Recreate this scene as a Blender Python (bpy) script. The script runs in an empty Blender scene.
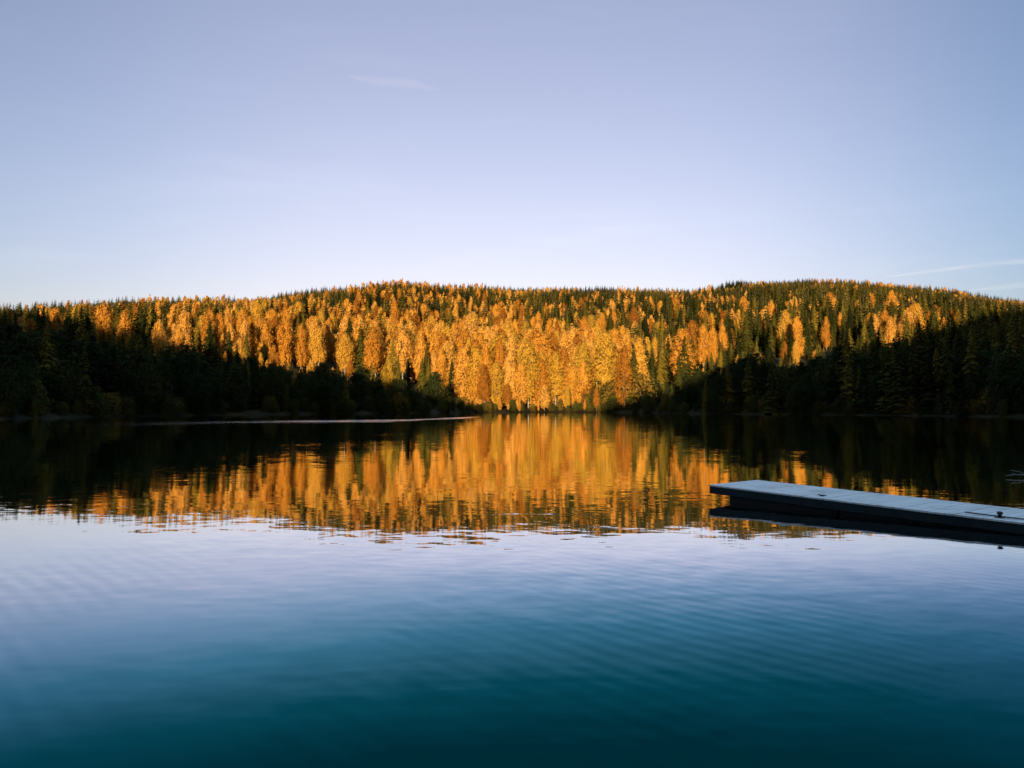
import bpy, math, random
import numpy as np
from mathutils import Vector

R = math.radians
rng = np.random.default_rng(7)
random.seed(7)
scene = bpy.context.scene
C = scene.collection

# ------------------------------------------------------------------ camera, sky, sun, exposure
CAM_H = 2.0
FPX, HOR = 788.0, 407.0                      # focal length in pixels and horizon row of the photograph
cam_d = bpy.data.cameras.new("camera"); cam = bpy.data.objects.new("camera", cam_d); C.objects.link(cam)
cam_d.sensor_width = 36.0; cam_d.lens = FPX * 36.0 / 1024.0
cam_d.clip_start = 0.1; cam_d.clip_end = 40000.0
PITCH = math.atan((HOR - 384.0) / FPX)
cam.location = (0, 0, CAM_H); cam.rotation_euler = (math.pi / 2 + PITCH, 0, 0)
scene.camera = cam

SUN_EL, SUN_AZ = R(6.0), R(7.0)              # low sun behind the camera, its light travelling a little to the right
TAN_EL = math.tan(SUN_EL)
w = bpy.data.worlds.new("World"); scene.world = w; w.use_nodes = True
wn, wl = w.node_tree.nodes, w.node_tree.links
sky = wn.new("ShaderNodeTexSky"); sky.sky_type = 'NISHITA'; sky.sun_disc = False
sky.sun_elevation = SUN_EL; sky.sun_rotation = math.pi + SUN_AZ
sky.air_density = 1.0; sky.dust_density = 1.0; sky.ozone_density = 1.5; sky.altitude = 200
def sky_mul(a, b):
    m = wn.new("ShaderNodeMix"); m.data_type = 'RGBA'; m.blend_type = 'MULTIPLY'; m.inputs[0].default_value = 1.0
    wl.new(a, m.inputs[6])
    if isinstance(b, tuple): m.inputs[7].default_value = (*b, 1)
    else: wl.new(b, m.inputs[7])
    return m.outputs[2]
def sky_ramp(v, lo, hi, stops):
    mr = wn.new("ShaderNodeMapRange"); mr.inputs[1].default_value = lo; mr.inputs[2].default_value = hi; wl.new(v, mr.inputs[0])
    r = wn.new("ShaderNodeValToRGB"); r.color_ramp.interpolation = 'EASE' if len(stops) < 3 else 'B_SPLINE'; e = r.color_ramp.elements
    while len(e) < len(stops): e.new(.5)
    for el, (p, c) in zip(e, stops): el.position = (p - lo) / (hi - lo); el.color = (*c, 1)
    wl.new(mr.outputs[0], r.inputs[0]); return r.outputs[0]
wtc = wn.new("ShaderNodeTexCoord"); wsp = wn.new("ShaderNodeSeparateXYZ"); wl.new(wtc.outputs["Generated"], wsp.inputs[0])
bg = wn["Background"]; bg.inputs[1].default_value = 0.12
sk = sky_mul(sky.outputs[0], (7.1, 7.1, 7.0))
# mauve cast of the anti-twilight sky low down, overhead boosted to light the pier deck
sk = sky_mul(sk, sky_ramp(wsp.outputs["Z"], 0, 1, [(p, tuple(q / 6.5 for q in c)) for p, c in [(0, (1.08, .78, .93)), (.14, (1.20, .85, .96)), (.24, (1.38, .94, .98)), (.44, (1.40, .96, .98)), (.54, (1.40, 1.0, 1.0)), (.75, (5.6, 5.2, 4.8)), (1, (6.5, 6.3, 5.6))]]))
sk = sky_mul(sk, sky_ramp(wsp.outputs["X"], -0.7, 0.7, [(-.7, (.62, .74, .82)), (-.45, (.80, .87, .91)), (-.25, (1, .98, .97)), (.05, (.95, .94, .935)), (.25, (.93, .93, .935)), (.42, (.70, .77, .82)), (.56, (.46, .62, .72)), (.7, (.38, .56, .68))]))
sk = sky_mul(sk, sky_ramp(wsp.outputs["Y"], -.5, .6, [(-.40, (.20, .21, .22)), (.32, (1, 1, 1))]))   # sky dimmed behind the viewer to deepen the shade on the trees
wmp = wn.new("ShaderNodeMapping"); wmp.inputs["Scale"].default_value = (2.2, 2.2, 14); wmp.inputs["Rotation"].default_value = (0, .12, 0); wl.new(wtc.outputs["Generated"], wmp.inputs[0])
wnz = wn.new("ShaderNodeTexNoise"); wnz.inputs["Scale"].default_value = 1.6; wnz.inputs["Detail"].default_value = 5; wnz.inputs["Roughness"].default_value = .6; wl.new(wmp.outputs[0], wnz.inputs[0])
sk = sky_mul(sk, sky_ramp(wnz.outputs[0], 0, 1, [(.50, (.95, .955, .968)), (.78, (1, 1, 1))]))       # the faintest high cirrus
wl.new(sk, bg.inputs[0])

sun_d = bpy.data.lights.new("sun", 'SUN'); sun_d.energy = 5.0; sun_d.angle = R(0.5); sun_d.color = (1.0, 0.755, 0.41)
sun = bpy.data.objects.new("sun", sun_d); C.objects.link(sun)
sun.rotation_euler = Vector((math.sin(SUN_AZ) * math.cos(SUN_EL), math.cos(SUN_AZ) * math.cos(SUN_EL), -math.sin(SUN_EL))).to_track_quat('-Z', 'Y').to_euler()
sun.location = (0, -50, 60)

vs = scene.view_settings
vs.view_transform = 'Standard'; vs.look = 'None'; vs.gamma = 1.0; vs.use_curve_mapping = False
vs.exposure = 1.2
scene.cycles.max_bounces = 6; scene.cycles.diffuse_bounces = 2; scene.cycles.glossy_bounces = 3
scene.cycles.transparent_max_bounces = 8
scene.cycles.sample_clamp_indirect = 4.0
scene.cycles.use_denoising = True

# ------------------------------------------------------------------ helpers
def tag(o, label=None, cat=None, group=None, kind=None):
    if label: o["label"] = label
    if cat: o["category"] = cat
    if group: o["group"] = group
    if kind: o["kind"] = kind
    return o

def link(o, parent=None):
    C.objects.link(o)
    if parent is not None: o.parent = parent
    return o

def np_mesh(name, V, F, mats, midx=None, smooth=False, attr=None):
    """V (n,3); F (m,k) with k 3 or 4."""
    me = bpy.data.meshes.new(name)
    V = np.asarray(V, np.float32); F = np.asarray(F, np.int32)
    k = F.shape[1]
    me.vertices.add(len(V)); me.vertices.foreach_set("co", V.ravel())
    me.loops.add(F.size); me.loops.foreach_set("vertex_index", F.ravel())
    me.polygons.add(len(F)); me.polygons.foreach_set("loop_start", np.arange(0, F.size, k, dtype=np.int32))
    if midx is not None: me.polygons.foreach_set("material_index", np.asarray(midx, np.int32))
    me.polygons.foreach_set("use_smooth", np.full(len(F), smooth))
    for m in mats: me.materials.append(m)
    if attr is not None:
        a = me.attributes.new("tint", 'FLOAT', 'POINT'); a.data.foreach_set("value", np.asarray(attr, np.float32))
    me.update(calc_edges=True); me.validate()
    return me

def new_mat(name):
    m = bpy.data.materials.new(name); m.use_nodes = True
    nt = m.node_tree; return m, nt.nodes, nt.links, nt.nodes["Principled BSDF"]

def ramp(n, stops):
    r = n.new("ShaderNodeValToRGB"); e = r.color_ramp.elements
    while len(e) < len(stops): e.new(0.5)
    for el, (p, c) in zip(e, stops): el.position = p; el.color = (*c, 1)
    return r

# ------------------------------------------------------------------ materials
def leaf_mat(name, stops, use_attr, transl=0.35):
    """foliage whose colour differs from tree to tree and, a little, from clump to clump"""
    m, n, l, bs = new_mat(name); n.remove(bs); out = n["Material Output"]
    if use_attr:
        src = n.new("ShaderNodeAttribute"); src.attribute_name = "tint"; v = src.outputs["Fac"]
    else:
        src = n.new("ShaderNodeObjectInfo"); v = src.outputs["Random"]
    r = ramp(n, stops); l.new(v, r.inputs[0])
    geo = n.new("ShaderNodeNewGeometry")
    hs = n.new("ShaderNodeHueSaturation")
    mr = n.new("ShaderNodeMapRange"); l.new(geo.outputs["Random Per Island"], mr.inputs[0]); mr.inputs[3].default_value = 0.86; mr.inputs[4].default_value = 1.13
    l.new(mr.outputs[0], hs.inputs["Value"]); l.new(r.outputs[0], hs.inputs["Color"])
    d = n.new("ShaderNodeBsdfDiffuse"); t = n.new("ShaderNodeBsdfTranslucent"); mx = n.new("ShaderNodeMixShader"); mx.inputs[0].default_value = transl
    l.new(hs.outputs[0], d.inputs[0]); l.new(hs.outputs[0], t.inputs[0]); l.new(d.outputs[0], mx.inputs[1]); l.new(t.outputs[0], mx.inputs[2])
    l.new(mx.outputs[0], out.inputs[0]); return m

GOLD = [(0.0, (0.25, 0.095, 0.016)), (0.2, (0.43, 0.185, 0.028)), (0.45, (0.58, 0.285, 0.045)), (0.68, (0.60, 0.325, 0.075)), (0.88, (0.52, 0.29, 0.042)), (1.0, (0.33, 0.215, 0.030))]
DARKG = [(0.0, (0.014, 0.018, 0.007)), (0.35, (0.035, 0.038, 0.010)), (0.7, (0.095, 0.080, 0.015)), (1.0, (0.18, 0.125, 0.020))]
WILLOW = [(0.0, (0.045, 0.05, 0.015)), (0.5, (0.085, 0.08, 0.020)), (1.0, (0.20, 0.12, 0.022))]
M_gold = leaf_mat("birch_leaves", GOLD, False); M_gold_far = leaf_mat("birch_leaves_far", GOLD, True)
M_need = leaf_mat("spruce_needles", DARKG, False, 0.1); M_need_far = leaf_mat("spruce_needles_far", DARKG, True, 0.1)
M_broad = leaf_mat("broad_leaves", [(0, (.018, .028, .012)), (.6, (.032, .042, .015)), (1, (.055, .055, .016))], False)
M_will = leaf_mat("willow_leaves", WILLOW, False)

def bark_mat(name, c0, c1, scale):
    m, n, l, bs = new_mat(name)
    tc = n.new("ShaderNodeTexCoord"); mp = n.new("ShaderNodeMapping"); mp.inputs["Scale"].default_value = (1, 1, scale)
    nz = n.new("ShaderNodeTexNoise"); nz.inputs["Scale"].default_value = 2.0; nz.inputs["Detail"].default_value = 4
    r = ramp(n, [(0.40, c0), (0.55, c1)])
    l.new(tc.outputs["Object"], mp.inputs[0]); l.new(mp.outputs[0], nz.inputs[0]); l.new(nz.outputs[0], r.inputs[0]); l.new(r.outputs[0], bs.inputs["Base Color"])
    bs.inputs["Roughness"].default_value = 0.9; return m
M_wbark = bark_mat("birch_bark", (0.05, 0.045, 0.04), (0.30, 0.28, 0.25), 3.0)
M_dbark = bark_mat("spruce_bark", (0.04, 0.028, 0.02), (0.10, 0.075, 0.055), 0.6)

def ground_mat():
    m, n, l, bs = new_mat("forest_floor")
    tc = n.new("ShaderNodeTexCoord")
    nz = n.new("ShaderNodeTexNoise"); nz.inputs["Scale"].default_value = 0.12; nz.inputs["Detail"].default_value = 8
    r = ramp(n, [(0.35, (0.014, 0.016, 0.007)), (0.52, (0.03, 0.022, 0.009)), (0.68, (0.06, 0.035, 0.011))])
    l.new(tc.outputs["Object"], nz.inputs[0]); l.new(nz.outputs[0], r.inputs[0]); l.new(r.outputs[0], bs.inputs["Base Color"])
    bs.inputs["Roughness"].default_value = 1.0; bs.inputs["Specular IOR Level"].default_value = 0.1; return m
M_ground = ground_mat()

def water_mat():
    m, n, l, bs = new_mat("lake_water"); n.remove(bs); out = n["Material Output"]
    tc = n.new("ShaderNodeTexCoord"); P = tc.outputs["Object"]
    def slopes(sx, sy, rot, detail, amp):
        mp = n.new("ShaderNodeMapping"); mp.inputs["Scale"].default_value = (sx, sy, 1); mp.inputs["Rotation"].default_value = (0, 0, rot)
        nz = n.new("ShaderNodeTexNoise"); nz.inputs["Scale"].default_value = 1.0; nz.inputs["Detail"].default_value = detail; nz.inputs["Roughness"].default_value = 0.45
        sb = n.new("ShaderNodeVectorMath"); sb.operation = 'SUBTRACT'; sb.inputs[1].default_value = (0.5, 0.5, 0.5)
        ml = n.new("ShaderNodeVectorMath"); ml.operation = 'MULTIPLY'; ml.inputs[1].default_value = (amp * 0.5, amp, 0)
        l.new(P, mp.inputs[0]); l.new(mp.outputs[0], nz.inputs[0]); l.new(nz.outputs["Color"], sb.inputs[0]); l.new(sb.outputs[0], ml.inputs[0])
        return ml.outputs[0]
    def add(a, b):
        v = n.new("ShaderNodeVectorMath"); v.operation = 'ADD'; l.new(a, v.inputs[0]); l.new(b, v.inputs[1]); return v.outputs[0]
    def fmap(sx, sy, lo, hi, a, b, off=(0, 0, 0)):
        mp = n.new("ShaderNodeMapping"); mp.inputs["Scale"].default_value = (sx, sy, 1); mp.inputs["Location"].default_value = off
        nz = n.new("ShaderNodeTexNoise"); nz.inputs["Scale"].default_value = 1.0; nz.inputs["Detail"].default_value = 3
        mr = n.new("ShaderNodeMapRange"); mr.interpolation_type = 'SMOOTHSTEP'
        for i, v in zip((1, 2, 3, 4), (lo, hi, a, b)): mr.inputs[i].default_value = v
        l.new(P, mp.inputs[0]); l.new(mp.outputs[0], nz.inputs[0]); l.new(nz.outputs[0], mr.inputs[0]); return mr.outputs[0]
    fine = slopes(2.4, 6.0, 0.10, 2, 0.040)
    mid = slopes(1.1, 2.6, -0.45, 1, 0.013)
    swell = slopes(0.22, 0.40, 0.35, 1, 0.008)
    amt = fmap(0.06, 0.16, 0.38, 0.66, 0.35, 1.35)
    sc = n.new("ShaderNodeVectorMath"); sc.operation = 'SCALE'; l.new(add(fine, mid), sc.inputs[0]); l.new(amt, sc.inputs["Scale"])
    tot = add(sc.outputs[0], swell)
    # added tilt of the near water's normals: brightens its left, darkens its right
    s0 = n.new("ShaderNodeSeparateXYZ"); l.new(P, s0.inputs[0])
    def smap(v, a, b, c, e_):
        q = n.new("ShaderNodeMapRange"); q.interpolation_type = 'SMOOTHSTEP'; l.new(v, q.inputs[0])
        for i_, x_ in zip((1, 2, 3, 4), (a, b, c, e_)): q.inputs[i_].default_value = x_
        return q.outputs[0]
    sw = n.new("ShaderNodeMath"); sw.operation = 'MULTIPLY'; l.new(smap(s0.outputs["X"], -4.5, 5.0, .010, -.050), sw.inputs[0]); l.new(smap(s0.outputs["Y"], 6.5, 11.5, 1, 0), sw.inputs[1])
    cb = n.new("ShaderNodeCombineXYZ"); l.new(sw.outputs[0], cb.inputs[1]); tot = add(tot, cb.outputs[0])
    # fine diagonal ripple trains, in patches
    wmp = n.new("ShaderNodeMapping"); wmp.vector_type = 'POINT'; wmp.inputs["Rotation"].default_value = (0, 0, -.74); l.new(P, wmp.inputs[0])
    wv = n.new("ShaderNodeTexWave"); wv.wave_type = 'BANDS'; wv.bands_direction = 'X'; wv.inputs["Scale"].default_value = 1.4; wv.inputs["Distortion"].default_value = 3.0; wv.inputs["Detail"].default_value = 2; wv.inputs["Detail Scale"].default_value = .35
    l.new(wmp.outputs[0], wv.inputs[0])
    wm = n.new("ShaderNodeMath"); wm.operation = 'SUBTRACT'; l.new(wv.outputs["Fac"], wm.inputs[0]); wm.inputs[1].default_value = .5
    wk = n.new("ShaderNodeMath"); wk.operation = 'MULTIPLY'; l.new(wm.outputs[0], wk.inputs[0]); l.new(fmap(.28, .22,   .40, .60, 0, .012, (3.1, 1.7, 0)), wk.inputs[1])
    wy = n.new("ShaderNodeMath"); wy.operation = 'MULTIPLY'; l.new(wk.outputs[0], wy.inputs[0]); l.new(smap(s0.outputs["Y"], 7.0, 12.5, 1, .12), wy.inputs[1]); wk = wy
    wc = n.new("ShaderNodeCombineXYZ"); l.new(wk.outputs[0], wc.inputs[1]); tot = add(tot, wc.outputs[0])
    up = n.new("ShaderNodeCombineXYZ"); up.inputs[2].default_value = 1.0
    nm = n.new("ShaderNodeVectorMath"); nm.operation = 'NORMALIZE'; l.new(add(tot, up.outputs[0]), nm.inputs[0]); N = nm.outputs[0]
    # a breeze-ruffled streak lies near the far shore: rougher there
    sp = n.new("ShaderNodeSeparateXYZ"); l.new(P, sp.inputs[0])
    def band(expr_in, lo0, lo1, hi0, hi1):
        a = n.new("ShaderNodeMapRange"); a.interpolation_type = 'SMOOTHSTEP'; l.new(expr_in, a.inputs[0]); a.inputs[1].default_value = lo0; a.inputs[2].default_value = lo1
        b = n.new("ShaderNodeMapRange"); b.interpolation_type = 'SMOOTHSTEP'; l.new(expr_in, b.inputs[0]); b.inputs[1].default_value = hi0; b.inputs[2].default_value = hi1; b.inputs[3].default_value = 1; b.inputs[4].default_value = 0
        mu = n.new("ShaderNodeMath"); mu.operation = 'MULTIPLY'; l.new(a.outputs[0], mu.inputs[0]); l.new(b.outputs[0], mu.inputs[1]); return mu.outputs[0]
    def lin(a, ka, b, kb):
        p = n.new("ShaderNodeMath"); p.operation = 'MULTIPLY'; l.new(a, p.inputs[0]); p.inputs[1].default_value = ka
        q = n.new("ShaderNodeMath"); q.operation = 'MULTIPLY_ADD'; l.new(b, q.inputs[0]); q.inputs[1].default_value = kb; l.new(p.outputs[0], q.inputs[2]); return q.outputs[0]
    ov = n.new("ShaderNodeMath"); ov.operation = 'ADD'; l.new(sp.outputs["X"], ov.inputs[0]); ov.inputs[1].default_value = 17.0
    om = n.new("ShaderNodeMath"); om.operation = 'MAXIMUM'; l.new(ov.outputs[0], om.inputs[0]); om.inputs[1].default_value = 0.0
    across = lin(lin(sp.outputs["Y"], 1.0, sp.outputs["X"], -0.67), 1.0, om.outputs[0], -3.0)
    across = lin(across, 1.0, fmap(.05, .30, .3, .7, -1, 1), 7.0)
    bY = band(across, 111, 124, 131, 146); bX = band(sp.outputs["X"], -62, -18, -9, -5)
    mm = n.new("ShaderNodeMath"); mm.operation = 'MULTIPLY'; l.new(bY, mm.inputs[0]); l.new(bX, mm.inputs[1])
    rr = n.new("ShaderNodeMapRange"); l.new(mm.outputs[0], rr.inputs[0]); rr.inputs[3].default_value = 0.025; rr.inputs[4].default_value = 0.17
    # how mirror-like the surface is at each grazing angle
    fr = n.new("ShaderNodeFresnel"); fr.inputs["IOR"].default_value = 1.333; l.new(N, fr.inputs["Normal"])
    fc = n.new("ShaderNodeValToRGB"); fc.name = "reflectance"; e = fc.color_ramp.elements
    st = [(.06, (0, .004, .006)), (.095, (0, .012, .015)), (.129, (.003, .075, .085)), (.185, (.07, .23, .285)), (.239, (.26, .39, .48)), (.315, (.57, .59, .66)), (.40, (.80, .79, .81)), (.57, (.96, .93, .90)), (1, (1, .98, .95))]
    while len(e) < len(st): e.new(.5)
    for el, (p, v) in zip(e, st): el.position = p; el.color = (*v, 1)
    l.new(fr.outputs[0], fc.inputs[0])
    g = n.new("ShaderNodeBsdfGlossy"); l.new(fc.outputs[0], g.inputs["Color"]); l.new(N, g.inputs["Normal"]); l.new(rr.outputs[0], g.inputs["Roughness"])
    d = n.new("ShaderNodeBsdfDiffuse"); l.new(fr.outputs[0], (bc := ramp(n, [(.09, (.0002, .042, .040)), (.20, (.0001, .020, .022)), (.42, (0, 0, 0))])).inputs[0]); l.new(bc.outputs[0], d.inputs[0])   # light from within the water
    ad = n.new("ShaderNodeAddShader"); l.new(d.outputs[0], ad.inputs[0]); l.new(g.outputs[0], ad.inputs[1])
    l.new(ad.outputs[0], out.inputs[0]); return m
M_water = water_mat()

# ------------------------------------------------------------------ terrain
def azim(px): return math.degrees(math.atan((px - 512.0) / FPX))
# distance of the lake shore by compass bearing from the camera
_sh = [(-180, 4), (-130, 6), (-100, 30), (-75, 90), (-50, 130), (azim(0), 155), (azim(130), 190), (azim(300), 225), (azim(430), 262), (azim(480), 288),
       (azim(560), 300), (azim(625), 275), (azim(700), 240), (azim(850), 210), (azim(1024), 185), (50, 140), (65, 90), (80, 40), (95, 17), (110, 10), (140, 5), (180, 4)]
_sh = np.array(_sh)
_sky = np.array([(0, 307), (60, 303), (120, 298), (250, 297), (300, 290), (350, 285), (400, 281), (460, 284), (520, 287), (600, 287), (690, 289), (725, 285), (745, 281),
                 (800, 279), (870, 281), (930, 287), (960, 291), (1000, 297), (1024, 300)])
_rc = np.array([(0, 560), (130, 590), (250, 660), (400, 850), (500, 900), (700, 900), (740, 1000), (900, 1000), (1024, 880)])
CREST_TREE = 11.0; CREST_DROP = 8.0
def shoreD(th): return np.interp(th, _sh[:, 0], _sh[:, 1])
def crest(th):
    """crest distance and height by bearing in degrees"""
    thc = np.clip(th, -34, 34)
    px = 512 + FPX * np.tan(np.radians(thc))
    rc = np.interp(px, _rc[:, 0], _rc[:, 1]); ys = np.interp(px, _sky[:, 0], _sky[:, 1])
    zc = CAM_H + (HOR - ys) / FPX * rc * np.cos(np.radians(thc)) - CREST_DROP
    k = np.clip((np.abs(th) - 36) / 40, 0, 1)
    return rc * (1 - k) + (shoreD(th) + 250) * k, zc * (1 - k) + 14 * k
def ground_z(x, y):
    x = np.asarray(x, float); y = np.asarray(y, float)
    th = np.degrees(np.arctan2(x, y)); r = np.hypot(x, y)
    D = shoreD(th); rc, zc = crest(th)
    s = (r - D) / (rc - D)
    bank = 0.9 * np.clip((r - D) / 5.0, 0, 1)
    z = bank + (zc - 0.9) * np.clip(s, 0, 1) ** 1.3
    over = np.clip(r - rc, 0, None)
    z = z - np.minimum(over * 0.10, zc * 0.75)
    z = z + np.where(r > D + 10, 1.2 * np.sin(x / 23.0 + 1) * np.sin(y / 31.0) * np.clip((r - D) / 150, 0, 1), 0)
    return np.where(r < D, np.maximum(-3.0, (r - D) * 0.35), z)

def build_terrain():
    ths = np.concatenate([np.arange(-180, -40, 4.0), np.arange(-40, 40, 0.5), np.arange(40, 180, 4.0)])
    rings = []
    for th in ths:
        D = float(shoreD(th)); rc = float(crest(th)[0])
        rr = [max(D * 0.5, .5), max(D - 10, D * .7), D - .6, D, D + 1.2, D + 3, D + 6, D + 12] + [D + 12 + (rc - D - 12) * k / 26 for k in range(1, 27)] + [rc + 40, rc + 100, rc + 250, rc + 700, 3500, 12000]
        rings.append(rr)
    rings = np.array(rings); nth, nr = rings.shape
    X = rings * np.sin(np.radians(ths))[:, None]; Y = rings * np.cos(np.radians(ths))[:, None]
    Z = ground_z(X, Y); Z[:, -1] = 0.5; Z[:, -2] = 1.0
    V = np.stack([X, Y, Z], -1).reshape(-1, 3); V = np.vstack([V, [[0, 0, -1.2]]])
    F = []
    for i in range(nth):
        j = (i + 1) % nth
        a = np.arange(nr - 1)
        F.append(np.stack([i * nr + a, i * nr + a + 1, j * nr + a + 1, j * nr + a], -1))
    F = np.vstack(F)
    tri = np.array([[len(V) - 1, i * nr, ((i + 1) % nth) * nr, ((i + 1) % nth) * nr] for i in range(nth)])
    me = bpy.data.meshes.new("terrain")
    me.from_pydata(V.tolist(), [], F[:, ::-1].tolist() + [[t[0], t[1], t[2]] for t in tri.tolist()])
    me.materials.append(M_ground)
    for p in me.polygons: p.use_smooth = True
    me.update()
    tag(link(bpy.data.objects.new("terrain", me)), kind="structure")
build_terrain()

def build_water():
    ths = np.radians(np.arange(0, 360, 3.0)); D = shoreD(((np.degrees(ths) + 180) % 360) - 180) + 3
    V = [(0, 0, 0)] + [(d * math.sin(t), d * math.cos(t), 0) for t, d in zip(ths, D)]
    n = len(ths)
    me = bpy.data.meshes.new("water"); me.from_pydata(V, [], [(0, 1 + (i + 1) % n, 1 + i) for i in range(n)])
    me.materials.append(M_water); me.update()
    tag(link(bpy.data.objects.new("water", me)), kind="structure")
build_water()

# ------------------------------------------------------------------ the hill behind the viewer, whose evening shadow lies over lake and shore
# (bearing column, elevation row) of the edge of the shadow on the far trees
_edge = [(0, 312), (30, 320), (60, 318), (85, 325), (110, 335), (150, 342), (200, 350), (250, 361), (290, 369), (330, 375), (370, 382), (400, 388), (430, 396), (455, 401), (475, 409),
         (490, 413), (560, 414), (598, 412), (612, 405), (630, 400), (660, 394), (690, 387), (705, 376), (735, 362), (760, 352), (785, 366), (812, 358), (840, 346), (870, 341), (900, 339), (930, 330), (960, 324), (990, 317), (1024, 311)]
YR = -260.0
def ridge_profile():
    pts = []
    for px, py in _edge:
        th = azim(px); D = float(shoreD(th)); rc = float(crest(th)[0])
        rs = np.linspace(D + 1, rc, 500); xs = rs * math.sin(R(th)); ys = rs * math.cos(R(th))
        g = ground_z(xs, ys)
        zz = g + np.interp(px, [0, 700, 850], [8.0, 9.0, 14.0]) * np.clip((rs - D) / 60, 0, 1)
        rows = HOR - FPX * (zz - CAM_H) / ys
        k = int(np.argmax(rows <= py)) if (rows <= py).any() else len(rs) - 1
        L = (ys[k] - YR) / math.cos(SUN_AZ)
        pts.append((xs[k] - L * math.sin(SUN_AZ), zz[k] + L * TAN_EL))
    pts.sort()
    return np.array(pts)
RP = ridge_profile()
def ridge_h(x): return np.interp(x, RP[:, 0], RP[:, 1])
def shadow_z(x, y):
    L = (y - YR) / math.cos(SUN_AZ)
    return ridge_h(x - L * math.sin(SUN_AZ)) - L * TAN_EL
def build_ridge():
    xs = np.arange(-900, 1000, 4.0); h = ridge_h(xs) + rng.normal(0, 0.8, len(xs))
    offs = [(170, 0.02), (110, .30), (60, .66), (25, .90), (0, 1.0), (-30, .93), (-90, .7), (-200, .3), (-320, .0)]
    V = []
    for x, hh in zip(xs, h):
        for o, f in offs: V.append((x, YR + o, 2.0 + (hh - 2.0) * f if f < 1 else hh))
    m = len(offs); F = [(i * m + j, i * m + j + 1, (i + 1) * m + j + 1, (i + 1) * m + j) for i in range(len(xs) - 1) for j in range(m - 1)]
    me = bpy.data.meshes.new("hills"); me.from_pydata(V, [], F); me.materials.append(M_ground)
    for p in me.polygons: p.use_smooth = True
    me.update(); tag(link(bpy.data.objects.new("hills", me)), kind="structure")
build_ridge()

# ------------------------------------------------------------------ tree shapes (unit height 1, built as triangles)
def trunk_tris(h, r0, r1, sides, bend, rs):
    lev = 5; ph = rs.uniform(0, 6.28)
    V = []; F = []
    for i in range(lev):
        t = i / (lev - 1); cx = bend * math.sin(t * 2.6 + ph) - bend * math.sin(ph); cy = bend * math.cos(t * 2.2 + ph) - bend * math.cos(ph)
        rad = r0 + (r1 - r0) * t
        for s in range(sides):
            a = 2 * math.pi * s / sides; V.append((cx + rad * math.cos(a), cy + rad * math.sin(a), t * h))
    for i in range(lev - 1):
        for s in range(sides):
            a = i * sides + s; b = i * sides + (s + 1) % sides
            F += [(a, b, b + sides), (a, b + sides, a + sides)]
    return np.array(V), np.array(F)

def leaves(centres, outward, size, rs, jitter=0.75, tall=1.5):
    """one leaf-spray triangle at each centre"""
    n = len(centres)
    nrm = outward + rs.normal(0, jitter, (n, 3)); nrm[:, 2] += 0.25
    nrm /= np.linalg.norm(nrm, axis=1)[:, None] + 1e-9
    upv = np.array([0, 0, 1.0]) + rs.normal(0, .35, (n, 3))
    a = np.cross(upv, nrm); a /= np.linalg.norm(a, axis=1)[:, None] + 1e-9
    b = np.cross(nrm, a)
    s = (size * rs.uniform(.55, 1.35, n))[:, None]
    p0 = centres - a * s * .6 - b * s * tall * .5; p1 = centres + a * s * .6 - b * s * tall * .45; p2 = centres + b * s * tall * .7 + a * s * rs.uniform(-.5, .5, (n, 1))
    V = np.stack([p0, p1, p2], 1).reshape(-1, 3); F = np.arange(3 * n).reshape(-1, 3)
    return V, F

def birch_shape(rs, n, W=0.15, base=0.16, leaf=0.02, peak=.34):
    """crown of a birch: upright leafy plumes in clumps inside a tall oval that narrows to its top"""
    nc = int(min(max(9, n / 22), 95))
    t = rs.uniform(0.0, 1, nc) ** 1.1
    prof = lambda t: np.where(t < peak, .45 + .55 * np.sin(.5 * np.pi * t / peak), np.cos(.5 * np.pi * np.clip((t - peak) / (1 - peak), 0, 1)) ** .8)
    lob = 1 + .22 * np.sin(rs.uniform(0, 6.28) + t * rs.uniform(5, 11))
    env = prof(t) * W * lob + .008
    ang = rs.uniform(0, 6.283, nc); rad = env * np.sqrt(rs.uniform(.05, 1.0, nc))
    cc = np.stack([rad * np.cos(ang), rad * np.sin(ang), base + t * (1.0 - base - .03)], -1)
    k = rs.integers(0, nc, n)
    fr = (.30 + .5 * prof(t))[k][:, None]
    sp = rs.normal(0, 1, (n, 3)) * np.array([W * .26, W * .26, W * .55]) * fr
    P = cc[k] + sp; P[:, 2] = np.clip(P[:, 2], base * .6, 1.0)
    o1 = sp / np.array([1, 1, 2.2]); o1 /= np.linalg.norm(o1, axis=1)[:, None] + 1e-6
    o2 = np.stack([P[:, 0], P[:, 1], np.full(n, W * .25)], -1); o2 /= np.linalg.norm(o2, axis=1)[:, None] + 1e-6
    return leaves(P, o1 * .8 + o2 * .7, leaf, rs, .30, 1.9)

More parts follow.
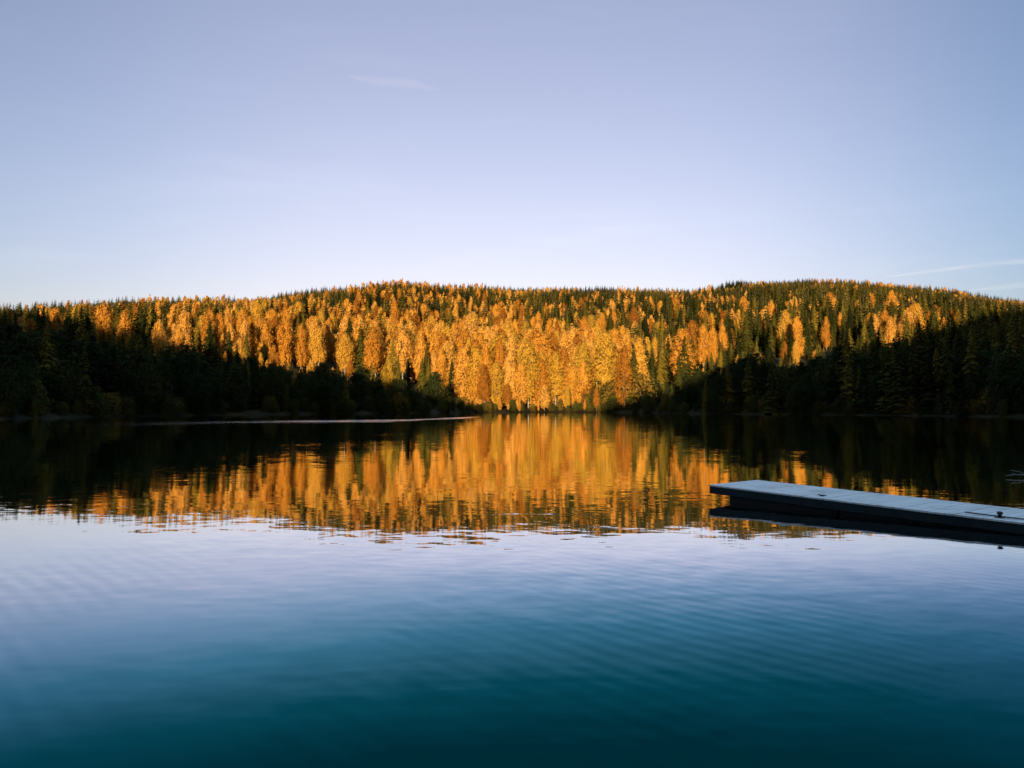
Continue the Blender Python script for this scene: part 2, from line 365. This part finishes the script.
def spruce_shape(rs, levels, per, W=0.13, base=0.06, sub=2):
    """crown of a spruce: whorls of drooping boughs, each a few ragged triangles"""
    V = []; F = []
    for i in range(levels):
        t = i / levels
        z = base + (1 - base) * (t ** 0.92); rmax = W * (1 - t) ** 0.72 * rs.uniform(.8, 1.12) + 0.006
        a0 = rs.uniform(0, 6.28); np_ = max(4, int(per * (1 - .5 * t)))
        for j in range(np_):
            a = a0 + 6.283 * j / np_ + rs.normal(0, .15); L = rmax * rs.uniform(.65, 1.15); dr = rs.uniform(.25, .6)
            c, s = math.cos(a), math.sin(a); wd = max(L * .42, .010)
            for q in range(sub):
                f0 = q / sub; f1 = (q + 1) / sub + .12
                zt = z + rs.normal(0, .006)
                p0 = (c * L * f0 * .7, s * L * f0 * .7, zt - dr * L * f0 + wd * .5)
                w0 = wd * (1 - .45 * f0)
                p1 = (c * L * f1 - s * w0, s * L * f1 + c * w0, zt - dr * L * f1 - w0 * .35); p2 = (c * L * f1 + s * w0, s * L * f1 - c * w0, zt - dr * L * f1 - w0 * .35)
                b = len(V); V += [p0, p1, p2]; F.append((b, b + 1, b + 2))
    b = len(V); V += [(-.014, 0, .93), (.014, .004, .93), (0, 0, .995)]; F.append((b, b + 1, b + 2))
    return np.array(V), np.array(F)

# ------------------------------------------------------------------ where the trees stand
def hash_noise(x, y, s, seed):
    """smooth value noise 0..1"""
    g = np.random.default_rng(seed).uniform(0, 1, (64, 64))
    u = x / s; v = y / s; iu = np.floor(u).astype(int); iv = np.floor(v).astype(int); fu = u - iu; fv = v - iv
    fu = fu * fu * (3 - 2 * fu); fv = fv * fv * (3 - 2 * fv)
    a = g[iu % 64, iv % 64]; b = g[(iu + 1) % 64, iv % 64]; c = g[iu % 64, (iv + 1) % 64]; d = g[(iu + 1) % 64, (iv + 1) % 64]
    return (a * (1 - fu) + b * fu) * (1 - fv) + (c * (1 - fu) + d * fu) * fv

def scatter():
    out = []
    for sp, near in ((4.6, 0), (7.6, 1), (5.4, 2), (3.2, 3)):
        gx, gy = np.meshgrid(np.arange(-700, 760, sp), np.arange(60, 1080, sp))
        x = gx.ravel() + rng.uniform(-.45, .45, gx.size) * sp; y = gy.ravel() + rng.uniform(-.45, .45, gx.size) * sp
        th = np.degrees(np.arctan2(x, y)); r = np.hypot(x, y); D = shoreD(th); rc = crest(th)[0]
        ok = (np.abs(th) < 37) & (r > D + 0.8) & (r < rc + 45)
        edge = D + 70; high = D + .82 * (rc - D)
        ok &= ((r < edge), (r >= edge) & (r < high), (r >= np.maximum(edge, high)), (r < D + 5))[near]
        out.append(np.stack([x[ok], y[ok], np.full(ok.sum(), near)], -1))
    return np.vstack(out)
P = scatter()
X, Y, PASS = P[:, 0], P[:, 1], P[:, 2]; N = len(P)
TH = np.degrees(np.arctan2(X, Y)); RR = np.hypot(X, Y); DD = shoreD(TH); RC = crest(TH)[0]; S = np.clip((RR - DD) / (RC - DD), 0, 1.1)
Z = ground_z(X, Y); PX = 512 + FPX * X / Y
# share of birches by bearing, rising towards the middle and the lower slope, in patches
pb = np.interp(PX, [0, 90, 250, 420, 520, 580, 640, 720, 800, 1024], [.35, .72, .80, .76, .72, .62, .24, .20, .13, .16])
lg = np.log(pb / (1 - pb)) + np.interp(S, [0, .15, .4, .6, .8, 1.0], [-.2, .35, -.2, -2.1, -3.1, -2.9]) * np.interp(PX, [0, 560, 680], [1, 1, .30])
lg = lg + (hash_noise(X, Y, 46, 3) - .5) * 4.2 + (hash_noise(X, Y, 17, 4) - .5) * 2.4
pb = 1 / (1 + np.exp(-lg))
pb = np.where((RR - DD < 90) & (PX > 640), .03, pb); pb = np.where((RR - DD < 85) & (PX < 430), .10, pb); pb = np.where((RR - DD < 70) & (PX > 465) & (PX < 592), np.where(RR - DD < 32, 1.0, .93), pb)
KIND = np.where(rng.uniform(0, 1, N) < pb, 0, 1)                    # 0 birch, 1 spruce
broad = (RR - DD < 48) & ((PX < 462) | (PX > 625)) & (rng.uniform(0, 1, N) < np.where(PX < 470, .62, .5))
KIND = np.where(broad, 3, KIND)
shrub = (RR - DD < 7) & (rng.uniform(0, 1, N) < .40) & ((PX < 480) | (PX > 590))
shrub |= (RR - DD < 26) & (PX > 584) & (PX < 640) & (rng.uniform(0, 1, N) < .6)
shrub |= (RR - DD < 30) & (PX > 436) & (PX < 466) & (rng.uniform(0, 1, N) < .6)
shrub |= PASS == 3
KIND = np.where(shrub, 2, KIND)
Hh = np.interp(S, [0, .2, .6, 1.0], [18.5, 19.5, 17.5, 12.5]) * rng.normal(1, .19, N)
Hh = np.where(KIND == 1, Hh * rng.uniform(.75, 1.22, N) * np.interp(S, [.3, .6], [1, 1.1]), Hh * np.interp(S, [.3, .6], [1, .92])); Hh = np.where(KIND == 2, np.where(RR - DD < 7, rng.uniform(3, 6.5, N), rng.uniform(6, 12, N)), Hh)
young = (KIND == 0) & (RR - DD < 9) & (PX > 470) & (PX < 590) & (rng.uniform(0, 1, N) < .55); Hh = np.where(young, rng.uniform(4, 9, N), Hh)
Hh = np.where(KIND == 3, rng.uniform(8, 15, N) * np.clip(.7 + (RR - DD) / 60, .7, 1.1), Hh); Hh = np.where(PASS == 3, rng.uniform(1.8, 4.5, N), Hh)
edge_low = np.clip((RR - DD) / 9, .62, 1); Hh = np.where(KIND < 2, Hh * edge_low, Hh); Hh = np.clip(Hh, 2.5, 25)
erow = np.interp(PX, [e[0] for e in _edge], [e[1] for e in _edge]); toprow = HOR - (Z + Hh - CAM_H) * FPX / Y; botrow = HOR - (Z - CAM_H) * FPX / Y
capH = (botrow - erow + rng.normal(-2, 6, N) + np.where(rng.uniform(0, 1, N) < .14, rng.uniform(8, 30, N), 0)) * Y / FPX                # the shaded shore carries younger, lower wood
Hh = np.where((toprow < erow) & (botrow > erow - 2) & ((PX < 478) | (PX > 640)) & (RR - DD < np.where(PX > 640, 240, 130)), np.clip(capH, 3.5, Hh), Hh)
ysk = np.interp(PX, _sky[:, 0], _sky[:, 1]); hmax = (HOR - ysk - 2) / FPX * Y + CAM_H - Z   # no tree stands clear of the skyline
Hh = np.where(S < .9, np.minimum(Hh, np.maximum(hmax, 6)), np.minimum(Hh, CREST_TREE * rng.uniform(.78, 1.08, N)))
big = (KIND == 0) & (PX > 440) & (PX < 605) & (RR - DD > 8) & (RR - DD < 200) & (rng.uniform(0, 1, N) < .6); Hh = np.where(big, Hh * rng.uniform(1.0, 1.3, N), Hh)
Wd = np.where(KIND == 0, rng.uniform(.8, 1.25, N), np.where(KIND == 1, rng.uniform(.8, 1.2, N) * np.interp(S, [.3, .6], [1, 1.22]), np.where(KIND == 2, rng.uniform(.9, 1.3, N), rng.uniform(.85, 1.25, N))))
clump = (PX > 722) & (PX < 744) & (S > .93) & (S < 1.03)
KIND = np.where(clump, 1, KIND); Hh = np.where(clump, rng.uniform(11, 15, N), Hh)
TINT = np.clip(rng.uniform(0, 1, N) * .65 + hash_noise(X, Y, 55, 9) * .5 - .08, 0, 1)
TINT = np.where(big, .48 + .24 * TINT, TINT); TINT = np.where(clump, .12, TINT)
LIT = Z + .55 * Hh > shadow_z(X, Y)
dim = ~LIT & (KIND == 0) & (rng.uniform(0, 1, N) < np.where(PX > 700, .9, .65))      # most shaded birches become darker-tinted spruces: shade put into the colour
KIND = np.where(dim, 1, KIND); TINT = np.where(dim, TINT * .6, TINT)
W_UNIT = {0: .18, 1: .15, 2: .42, 3: .30}

# which trees show, and how large, seen from the lake
def visible():
    ids = np.full((200, 1024), -1, np.int32); y0 = 250
    order = np.argsort(-Y)
    for i in order:
        d = Y[i]; k = FPX / d; cx = PX[i]; yb = HOR - (Z[i] - CAM_H) * k; h = Hh[i] * k; hw = W_UNIT[int(KIND[i])] * Hh[i] * Wd[i] * k
        r0 = int(yb - h) - y0; r1 = int(yb) - y0
        for row in range(max(r0, 0), min(r1 + 1, 200)):
            t = (yb - (row + y0)) / h
            if KIND[i] == 1: ww = hw * (1 - t)
            else: ww = hw * math.sin(math.pi * min(max(t, 0.03), .99) ** .9) ** .6
            a = int(max(cx - ww, 0)); b = int(min(cx + ww + 1, 1024))
            if b > a: ids[row, a:b] = i
    cnt = np.bincount(ids[ids >= 0], minlength=N); return cnt
VIS = visible()
single = np.zeros(N, bool)
for k, lim in ((0, 300), (1, 300), (2, 220), (3, 280)):
    idx = np.where(KIND == k)[0]; top = idx[np.argsort(-VIS[idx])][:lim]; single[top[VIS[top] >= 3]] = True
drop = (KIND >= 2) & ~single

# ------------------------------------------------------------------ single trees, each with its trunk and crown
def proto(kind, i):
    rs = np.random.default_rng(100 * kind + i)
    if kind == 0:
        V, F = birch_shape(rs, 4800, W=rs.uniform(.115, .175), base=rs.uniform(.08, .26), leaf=.0148, peak=rs.uniform(.25, .45))
        tV, tF = trunk_tris(.93, .011, .003, 6, .012, rs)
        parts = [(V, F)]; lm, tm = M_gold, M_wbark
        bV, bF = [tV], [tF]; o = len(tV)
        for _ in range(9):                                           # limbs
            z = rs.uniform(.25, .75); a = rs.uniform(0, 6.28); L = rs.uniform(.07, .13)
            q = np.array([(0, .0025, z), (0, -.0025, z), (0, 0, z + .006), (math.cos(a) * L, math.sin(a) * L, z + L * 1.1)])
            bV.append(q); bF.append(np.array([(0, 1, 3), (1, 2, 3), (2, 0, 3)]) + o); o += 4
        tV, tF = np.vstack(bV), np.vstack(bF)
    elif kind == 1:
        V, F = spruce_shape(rs, 30, 13, W=rs.uniform(.12, .165), base=rs.uniform(.04, .12))
        tV, tF = trunk_tris(.95, .012, .002, 6, .004, rs); lm, tm = M_need, M_dbark
    elif kind == 3:
        V, F = birch_shape(rs, 2200, W=rs.uniform(.24, .32), base=.06, leaf=.026, peak=rs.uniform(.42, .55))
        tV, tF = trunk_tris(.85, .016, .004, 6, .02, rs); lm, tm = M_broad, M_dbark
    else:
        V, F = birch_shape(rs, 1500, W=.40, base=.02, leaf=.042)
        tV, tF = trunk_tris(.6, .02, .006, 5, .05, rs); lm, tm = M_will, M_dbark
    return np_mesh("crown", V, F, [lm]), np_mesh("trunk", tV, tF, [tm])
PROTO = {k: [proto(k, i) for i in range(n)] for k, n in ((0, 9), (1, 8), (2, 5), (3, 7))}

NAMES = {0: "birch_tree", 1: "spruce_tree", 2: "willow_shrub", 3: "broadleaf_tree"}; CATS = {0: "birch tree", 1: "spruce tree", 2: "shrub", 3: "broadleaf tree"}
GROUPS = {0: "birches on the wooded hillside", 1: "spruces on the wooded hillside", 2: "shrubs along the far shore", 3: "leafy green trees along the far shore"}
ORD = "first second third fourth fifth sixth seventh eighth ninth tenth eleventh twelfth thirteenth fourteenth fifteenth sixteenth seventeenth eighteenth nineteenth twentieth".split()
COLS = [(90, "at the bay's far end"), (210, "above the pale water strip's tip"), (330, "above the pale strip's middle"), (470, "above the pale strip's bright end"), (530, "above the sunlit shore"),
        (600, "beside the sunlit shore's end"), (700, "between sunlit shore and pier"), (780, "above the pier's tip"), (860, "behind the pier's tip half"), (940, "behind the pier's middle"), (2000, "behind the pier's cropped end")]
def col_of(px): return next(t for lim, t in COLS if px < lim)
def row_of(i):
    if RR[i] - DD[i] < 12: return "on the shoreline"
    s = S[i]
    return "on lower slope" if s < .22 else "halfway uphill" if s < .5 else "high uphill" if s < .85 else "on the skyline"
def look_of(i):
    k = int(KIND[i]); sz = Hh[i]
    size = ("tall" if sz > 19.5 else "short" if sz < 14.5 else "medium") if k < 2 else ("tall" if sz > 12 else "short" if sz < 9.5 else "medium") if k == 3 else ("tall" if sz > 6.5 else "low")
    if not LIT[i]: tone = "shadowed"
    elif k == 0: tone = "orange" if TINT[i] < .33 else "golden" if TINT[i] < .72 else "yellow-green"
    elif k == 3: tone = "green"
    elif k == 1: tone = "dark" if TINT[i] < .45 else "olive"
    else: tone = "green" if TINT[i] < .5 else "yellowing"
    return f"{size} {tone} {('birch', 'spruce', 'shrub', 'leafy tree')[k]}"
cells = {}
for i in np.where(single)[0]: cells.setdefault((look_of(i), row_of(i), col_of(PX[i])), []).append(i)
LABEL = {}
for (lk, rw, cl), mem in cells.items():
    mem.sort(key=lambda i: PX[i])
    for n_, i in enumerate(mem):
        if len(mem) == 1: LABEL[i] = f"{lk} {rw} {cl}"
        elif n_ == len(mem) - 1 and n_ > 0: LABEL[i] = f"{lk} {rw} {cl}, last rightwards"
        else: LABEL[i] = f"{lk} {rw} {cl}, {ORD[min(n_, 19)]} from left"

def place_tree(i):
    k = int(KIND[i]); cm, tm = PROTO[k][int(i) % len(PROTO[k])]
    root = link(bpy.data.objects.new(NAMES[k], None)); root.empty_display_size = .5
    root.location = (X[i], Y[i], Z[i] - .15); root.rotation_euler = (0, 0, (i * 2.399) % 6.283); root.scale = (Hh[i] * Wd[i], Hh[i] * Wd[i], Hh[i])
    tag(root, LABEL[i], CATS[k], GROUPS[k])
    link(bpy.data.objects.new("crown", cm), root); link(bpy.data.objects.new("trunk", tm), root)
for i in np.where(single)[0]: place_tree(i)

# ------------------------------------------------------------------ the rest of the wood, one object per kind
def wood(kind, name, label, mat, tmat):
    idx = np.where((KIND == kind) & ~single & ~drop)[0]
    prot = []
    for v in range(10):
        rs = np.random.default_rng(900 + kind * 50 + v); both = []
        for lod in (0, 1):
            if kind == 0: V, F = birch_shape(rs, (1150, 460)[lod], W=rs.uniform(.145, .215), base=.10, leaf=(.027, .041)[lod], peak=rs.uniform(.25, .45))
            else: V, F = spruce_shape(rs, (18, 13)[lod], (11, 9)[lod], W=rs.uniform(.15, .20), base=.05, sub=(2, 1)[lod])
            tV, tF = trunk_tris(.9, .012, .003, 3, .005, rs); tV = tV; F2 = np.vstack([F, tF + len(V)])
            both.append((np.vstack([V, tV]), F2, len(F)))
        prot.append(both)
    VV, FF, MM, AA = [], [], [], []; off = 0
    for i in idx:
        V, F, nl = prot[int(i) % 10][0 if RR[i] < 480 else 1]
        a = (i * 2.399) % 6.283; c, s = math.cos(a), math.sin(a); sx = Hh[i] * Wd[i]
        Q = np.empty_like(V); Q[:, 0] = (V[:, 0] * c - V[:, 1] * s) * sx + X[i]; Q[:, 1] = (V[:, 0] * s + V[:, 1] * c) * sx + Y[i]; Q[:, 2] = V[:, 2] * Hh[i] + Z[i] - .15
        VV.append(Q); FF.append(F + off); off += len(V)
        m_ = np.zeros(len(F), np.int32); m_[nl:] = 1; MM.append(m_); AA.append(np.full(len(V), TINT[i]))
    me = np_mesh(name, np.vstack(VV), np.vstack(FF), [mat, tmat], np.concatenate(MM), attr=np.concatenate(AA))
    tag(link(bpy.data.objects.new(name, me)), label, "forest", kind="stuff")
    print(name, len(idx), len(me.polygons))
wood(0, "birch_forest", "mass of small golden birch crowns filling the hillside up to its crest", M_gold_far, M_wbark)
wood(1, "spruce_forest", "mass of small dark spruce tops scattered over the hillside and skyline", M_need_far, M_dbark)
print("trees", N, [int((single & (KIND == k)).sum()) for k in range(4)]) #, "single", int(single.sum()), [int((single & (KIND == k)).sum()) for k in (0, 1, 2)], "visible", [int(((VIS > 0) & (KIND == k)).sum()) for k in (0, 1, 2)])

# ------------------------------------------------------------------ mesh builder for the built things
class MB:
    def __init__(s): s.V, s.F = [], []
    def hexa(s, o, u, v, z0, z1, u0, u1, v0, v1):
        """box in a frame: o origin, u and v unit directions in plan"""
        b = len(s.V)
        for zz in (z0, z1):
            for a, c in ((u0, v0), (u1, v0), (u1, v1), (u0, v1)): s.V.append((o[0] + u[0] * a + v[0] * c, o[1] + u[1] * a + v[1] * c, zz))
        s.F += [tuple(b + k for k in f) for f in ((3, 2, 1, 0), (4, 5, 6, 7), (0, 1, 5, 4), (1, 2, 6, 5), (2, 3, 7, 6), (3, 0, 4, 7))]
    def tube(s, pts, rad, n=8):
        b = len(s.V); pts = [Vector(p) for p in pts]
        for i, p in enumerate(pts):
            d = (pts[min(i + 1, len(pts) - 1)] - pts[max(i - 1, 0)]).normalized(); a = d.cross(Vector((0, 0, 1)) if abs(d.z) < .95 else Vector((1, 0, 0))).normalized(); c = d.cross(a)
            r = rad[i] if isinstance(rad, (list, tuple)) else rad
            for k in range(n): t = 2 * math.pi * k / n; s.V.append(tuple(p + a * r * math.cos(t) + c * r * math.sin(t)))
        for i in range(len(pts) - 1):
            for k in range(n): s.F.append((b + i * n + k, b + i * n + (k + 1) % n, b + (i + 1) * n + (k + 1) % n, b + (i + 1) * n + k))
        s.F.append(tuple(b + k for k in range(n))[::-1]); s.F.append(tuple(b + (len(pts) - 1) * n + k for k in range(n)))
    def build(s, name, mat, parent=None, bevel=0, smooth=False):
        me = bpy.data.meshes.new(name); me.from_pydata(s.V, [], s.F); me.materials.append(mat)
        for p in me.polygons: p.use_smooth = smooth
        me.update(); o = link(bpy.data.objects.new(name, me), parent)
        if bevel:
            m = o.modifiers.new("bevel", 'BEVEL'); m.width = bevel; m.segments = 2
        return o

def wood_mat(name, c0, c1, c2, ang, spec=.5):
    m, n, l, bs = new_mat(name)
    tc = n.new("ShaderNodeTexCoord"); mp = n.new("ShaderNodeMapping"); mp.inputs["Rotation"].default_value = (0, 0, ang); mp.inputs["Scale"].default_value = (1.2, 14, 6)
    nz = n.new("ShaderNodeTexNoise"); nz.inputs["Scale"].default_value = 2.2; nz.inputs["Detail"].default_value = 6
    geo = n.new("ShaderNodeNewGeometry"); mx = n.new("ShaderNodeMix"); mx.data_type = 'FLOAT'; mx.inputs[0].default_value = .22
    r = ramp(n, [(.25, c0), (.5, c1), (.75, c2)])
    l.new(tc.outputs["Object"], mp.inputs[0]); l.new(mp.outputs[0], nz.inputs[0]); l.new(nz.outputs[0], mx.inputs[2]); l.new(geo.outputs["Random Per Island"], mx.inputs[3])
    st = n.new("ShaderNodeTexNoise"); st.inputs["Scale"].default_value = 1.7; st.inputs["Detail"].default_value = 7; st.inputs["Roughness"].default_value = .65; l.new(tc.outputs["Object"], st.inputs[0])
    sr = ramp(n, [(.30, (.50, .50, .48)), (.48, (.92, .92, .92)), (.7, (1, 1, 1))]); l.new(st.outputs[0], sr.inputs[0])
    mm = n.new("ShaderNodeMix"); mm.data_type = 'RGBA'; mm.blend_type = 'MULTIPLY'; mm.inputs[0].default_value = 1.0; l.new(mx.outputs[0], r.inputs[0]); l.new(r.outputs[0], mm.inputs[6]); l.new(sr.outputs[0], mm.inputs[7]); l.new(mm.outputs[2], bs.inputs["Base Color"]); bs.inputs["Roughness"].default_value = .45; bs.inputs["Specular IOR Level"].default_value = spec
    bp = n.new("ShaderNodeBump"); bp.inputs["Strength"].default_value = .3; bp.inputs["Distance"].default_value = .004; l.new(nz.outputs[0], bp.inputs["Height"]); l.new(bp.outputs[0], bs.inputs["Normal"])
    return m
def plain(name, col, rough):
    m, n, l, bs = new_mat(name); nz = n.new("ShaderNodeTexNoise"); nz.inputs["Scale"].default_value = 6; nz.inputs["Detail"].default_value = 4
    r = ramp(n, [(.3, tuple(c * .75 for c in col)), (.7, tuple(min(1, c * 1.25) for c in col))]); l.new(nz.outputs[0], r.inputs[0]); l.new(r.outputs[0], bs.inputs["Base Color"]); bs.inputs["Roughness"].default_value = rough; return m

# ------------------------------------------------------------------ pier
U = (0.632, -0.775); Vv = (0.775, 0.632); O = (4.22, 16.9); PW, PL, ZT = 1.74, 19.0, 0.34
def sag(u): return -.0235 * min(max(u, 0), 6.6)      # the floating tip rides higher than the landward end
def sagged(b): b.V = [(p[0], p[1], p[2] + sag((p[0] - O[0]) * U[0] + (p[1] - O[1]) * U[1])) for p in b.V]; return b
ang = -math.atan2(Vv[1], Vv[0])
M_deck = wood_mat("weathered_deck", (.56, .58, .57), (.67, .69, .67), (.74, .75, .73), ang)
M_fascia = wood_mat("dark_fascia", (.012, .022, .024), (.018, .032, .035), (.026, .044, .047), ang + math.pi / 2, .12)  # near-black boards, much darker than the deck
M_float = plain("black_float", (.006, .007, .008), .75); M_iron = plain("dark_iron", (.02, .018, .022), .5); M_rope = plain("dark_rope", (.03, .03, .032), .9)
pier = link(bpy.data.objects.new("pier", None)); pier.location = (0, 0, 0)
tag(pier, "long grey weathered plank pier floating low on the lake over black floats", "pier")
b = MB(); k = 0; u = 0.0
while u < PL:
    b.hexa(O, U, Vv, ZT - .032, ZT + rng.uniform(-.0025, .0025), u + .003, u + .139, -.012 + rng.uniform(-.006, .006), PW + .012 + rng.uniform(-.006, .006)); u += .144
sagged(b).build("deck", M_deck, pier, .004)
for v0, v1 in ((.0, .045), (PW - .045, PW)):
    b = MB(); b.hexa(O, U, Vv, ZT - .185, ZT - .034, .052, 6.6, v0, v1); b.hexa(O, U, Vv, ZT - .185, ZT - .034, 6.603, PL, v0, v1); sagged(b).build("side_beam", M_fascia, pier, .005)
b = MB(); b.hexa(O, U, Vv, ZT - .185, ZT - .034, .002, .05, 0, PW); sagged(b).build("end_beam", M_fascia, pier, .005)
u = .42
while u < PL:
    b = MB(); b.hexa(O, U, Vv, -.22, ZT - .187, u, u + 2.40, .10, PW - .10); sagged(b).build("float", M_float, pier, .04); u += 2.42
def on_deck(u_, v_, z=0.0): return (O[0] + U[0] * u_ + Vv[0] * v_, O[1] + U[1] * u_ + Vv[1] * v_, ZT + .003 + z + sag(u_))

# mooring post with its foot plate, near the frame's edge
ub = 5.5
cl = link(bpy.data.objects.new("mooring_bollard", None)); cl.location = on_deck(ub, .24)
tag(cl, "small black mooring bollard standing at the pier's near edge", "bollard")
b = MB(); b.hexa((0, 0), U, Vv, 0, .012, -.07, .07, -.05, .05); b.build("foot_plate", M_iron, cl, .003)
b = MB(); b.tube([(0, 0, .012), (0, 0, .05), (0, 0, .055), (0, 0, .085), (0, 0, .10)], [.028, .027, .044, .046, .024], 16); b.build("post", M_iron, cl, 0, True)
b = MB(); pts = []
for t in np.linspace(0, 1, 60):
    uu = 4.95 + t * 5.5; pts.append((*on_deck(uu, .30 + .012 * math.sin(uu * 3.1) + 0), ))
pts = [(p[0], p[1], p[2] + .014) for p in pts]
b.tube(pts, .011, 6); o = b.build("mooring_rope", M_rope, None, 0, True); tag(o, "dark mooring rope lying along the near edge of the pier deck", "rope")
c2 = link(bpy.data.objects.new("mooring_cleat", None)); c2.location = on_deck(2.4, .30)
tag(c2, "little dark mooring cleat lying flat on the pier planks near the tip", "cleat")
b = MB(); b.hexa((0, 0), U, Vv, 0, .012, -.045, .045, -.018, .018); b.build("foot_plate", M_iron, c2, .003)
b = MB(); b.tube([(U[0] * a, U[1] * a, .020) for a in (-.10, -.08, 0, .08, .10)], [.004, .008, .009, .008, .004], 8); b.build("horn", M_iron, c2, 0, True)

# bare branch lying on the water beyond the pier
M_twig = plain("pale_dead_wood", (.42, .41, .36), .9)
br = link(bpy.data.objects.new("fallen_branch", None)); br.location = (14.05, 22.4, 0.03)
tag(br, "pale bare branch lying on the dark water beyond the pier", "branch")
b = MB(); b.tube([(-.05, 0, .03), (.3, .05, .05), (.8, 0, .04), (1.6, .1, .10)], [.007, .011, .015, .022], 6); b.build("stem", M_twig, br, 0, True)
for pts in ([(.25, .05, .05), (.12, -.1, .09), (-.02, -.2, .11)], [(.55, .03, .05), (.4, .1, .13), (.2, .2, .16)], [(.8, 0, .05), (.6, -.15, .02), (.42, -.3, .01)]):
    b = MB(); b.tube(pts, [.008, .007, .004], 5); b.build("twig", M_twig, br, 0, True)

# ------------------------------------------------------------------ vapour trail high beyond the hill
def trail(name, label, cat, pts, rad, dens, dist, nscale):
    """a soft streak of ice crystals: pts are (bearing column, elevation row) along it"""
    m, n, l, bs = new_mat("vapour"); n.remove(bs)
    lw = n.new("ShaderNodeLayerWeight"); lw.inputs[0].default_value = .5
    inv = n.new("ShaderNodeMath"); inv.operation = 'SUBTRACT'; inv.inputs[0].default_value = 1; l.new(lw.outputs["Facing"], inv.inputs[1])
    pw = n.new("ShaderNodeMath"); pw.operation = 'POWER'; l.new(inv.outputs[0], pw.inputs[0]); pw.inputs[1].default_value = 2.2
    tc = n.new("ShaderNodeTexCoord"); nz = n.new("ShaderNodeTexNoise"); nz.inputs["Scale"].default_value = nscale; nz.inputs["Detail"].default_value = 4; l.new(tc.outputs["Object"], nz.inputs[0])
    mr = n.new("ShaderNodeMapRange"); mr.interpolation_type = 'SMOOTHSTEP'; l.new(nz.outputs[0], mr.inputs[0]); mr.inputs[1].default_value = .3; mr.inputs[2].default_value = .7; mr.inputs[3].default_value = dens * .35; mr.inputs[4].default_value = dens
    mu = n.new("ShaderNodeMath"); mu.operation = 'MULTIPLY'; l.new(pw.outputs[0], mu.inputs[0]); l.new(mr.outputs[0], mu.inputs[1])
    t = n.new("ShaderNodeBsdfTransparent"); d = n.new("ShaderNodeBsdfDiffuse"); d.inputs[0].default_value = (.95, .95, .95, 1); mx = n.new("ShaderNodeMixShader")
    l.new(mu.outputs[0], mx.inputs[0]); l.new(t.outputs[0], mx.inputs[1]); l.new(d.outputs[0], mx.inputs[2]); l.new(mx.outputs[0], n["Material Output"].inputs[0])
    xs = np.linspace(pts[0][0], pts[-1][0], 36); ys = np.interp(xs, [p[0] for p in pts], [p[1] for p in pts]); rr = np.interp(xs, [p[0] for p in pts], rad)
    ys = np.convolve(np.pad(ys, 3, mode='reflect', reflect_type='odd'), np.ones(7) / 7, 'valid')
    b = MB(); b.tube([((x - 512) / FPX * dist, dist, CAM_H + (HOR - y) / FPX * dist) for x, y in zip(xs, ys)], [float(r) for r in rr], 24)
    tag(b.build(name, m, None, 0, True), label, cat)
trail("vapour_trail", "thin white vapour trail slanting down to the hill behind the pier", "vapour trail", [(885, 277), (930, 271), (985, 264), (1030, 260), (1240, 250)], [3, 20, 30, 32, 36], .038, 7000.0, .003)
trail("cloud_wisp", "faint low wisp of cloud close above the hill behind the pier", "cloud", [(965, 291), (1000, 287), (1040, 283), (1200, 274)], [3, 40, 55, 40], .024, 9000.0, .002)
trail("cloud_wisp", "very faint wisp of cloud high over the hill's summit", "cloud", [(345, 72), (370, 77), (410, 80), (440, 86)], [5, 75, 70, 5], .012, 9000.0, .003)
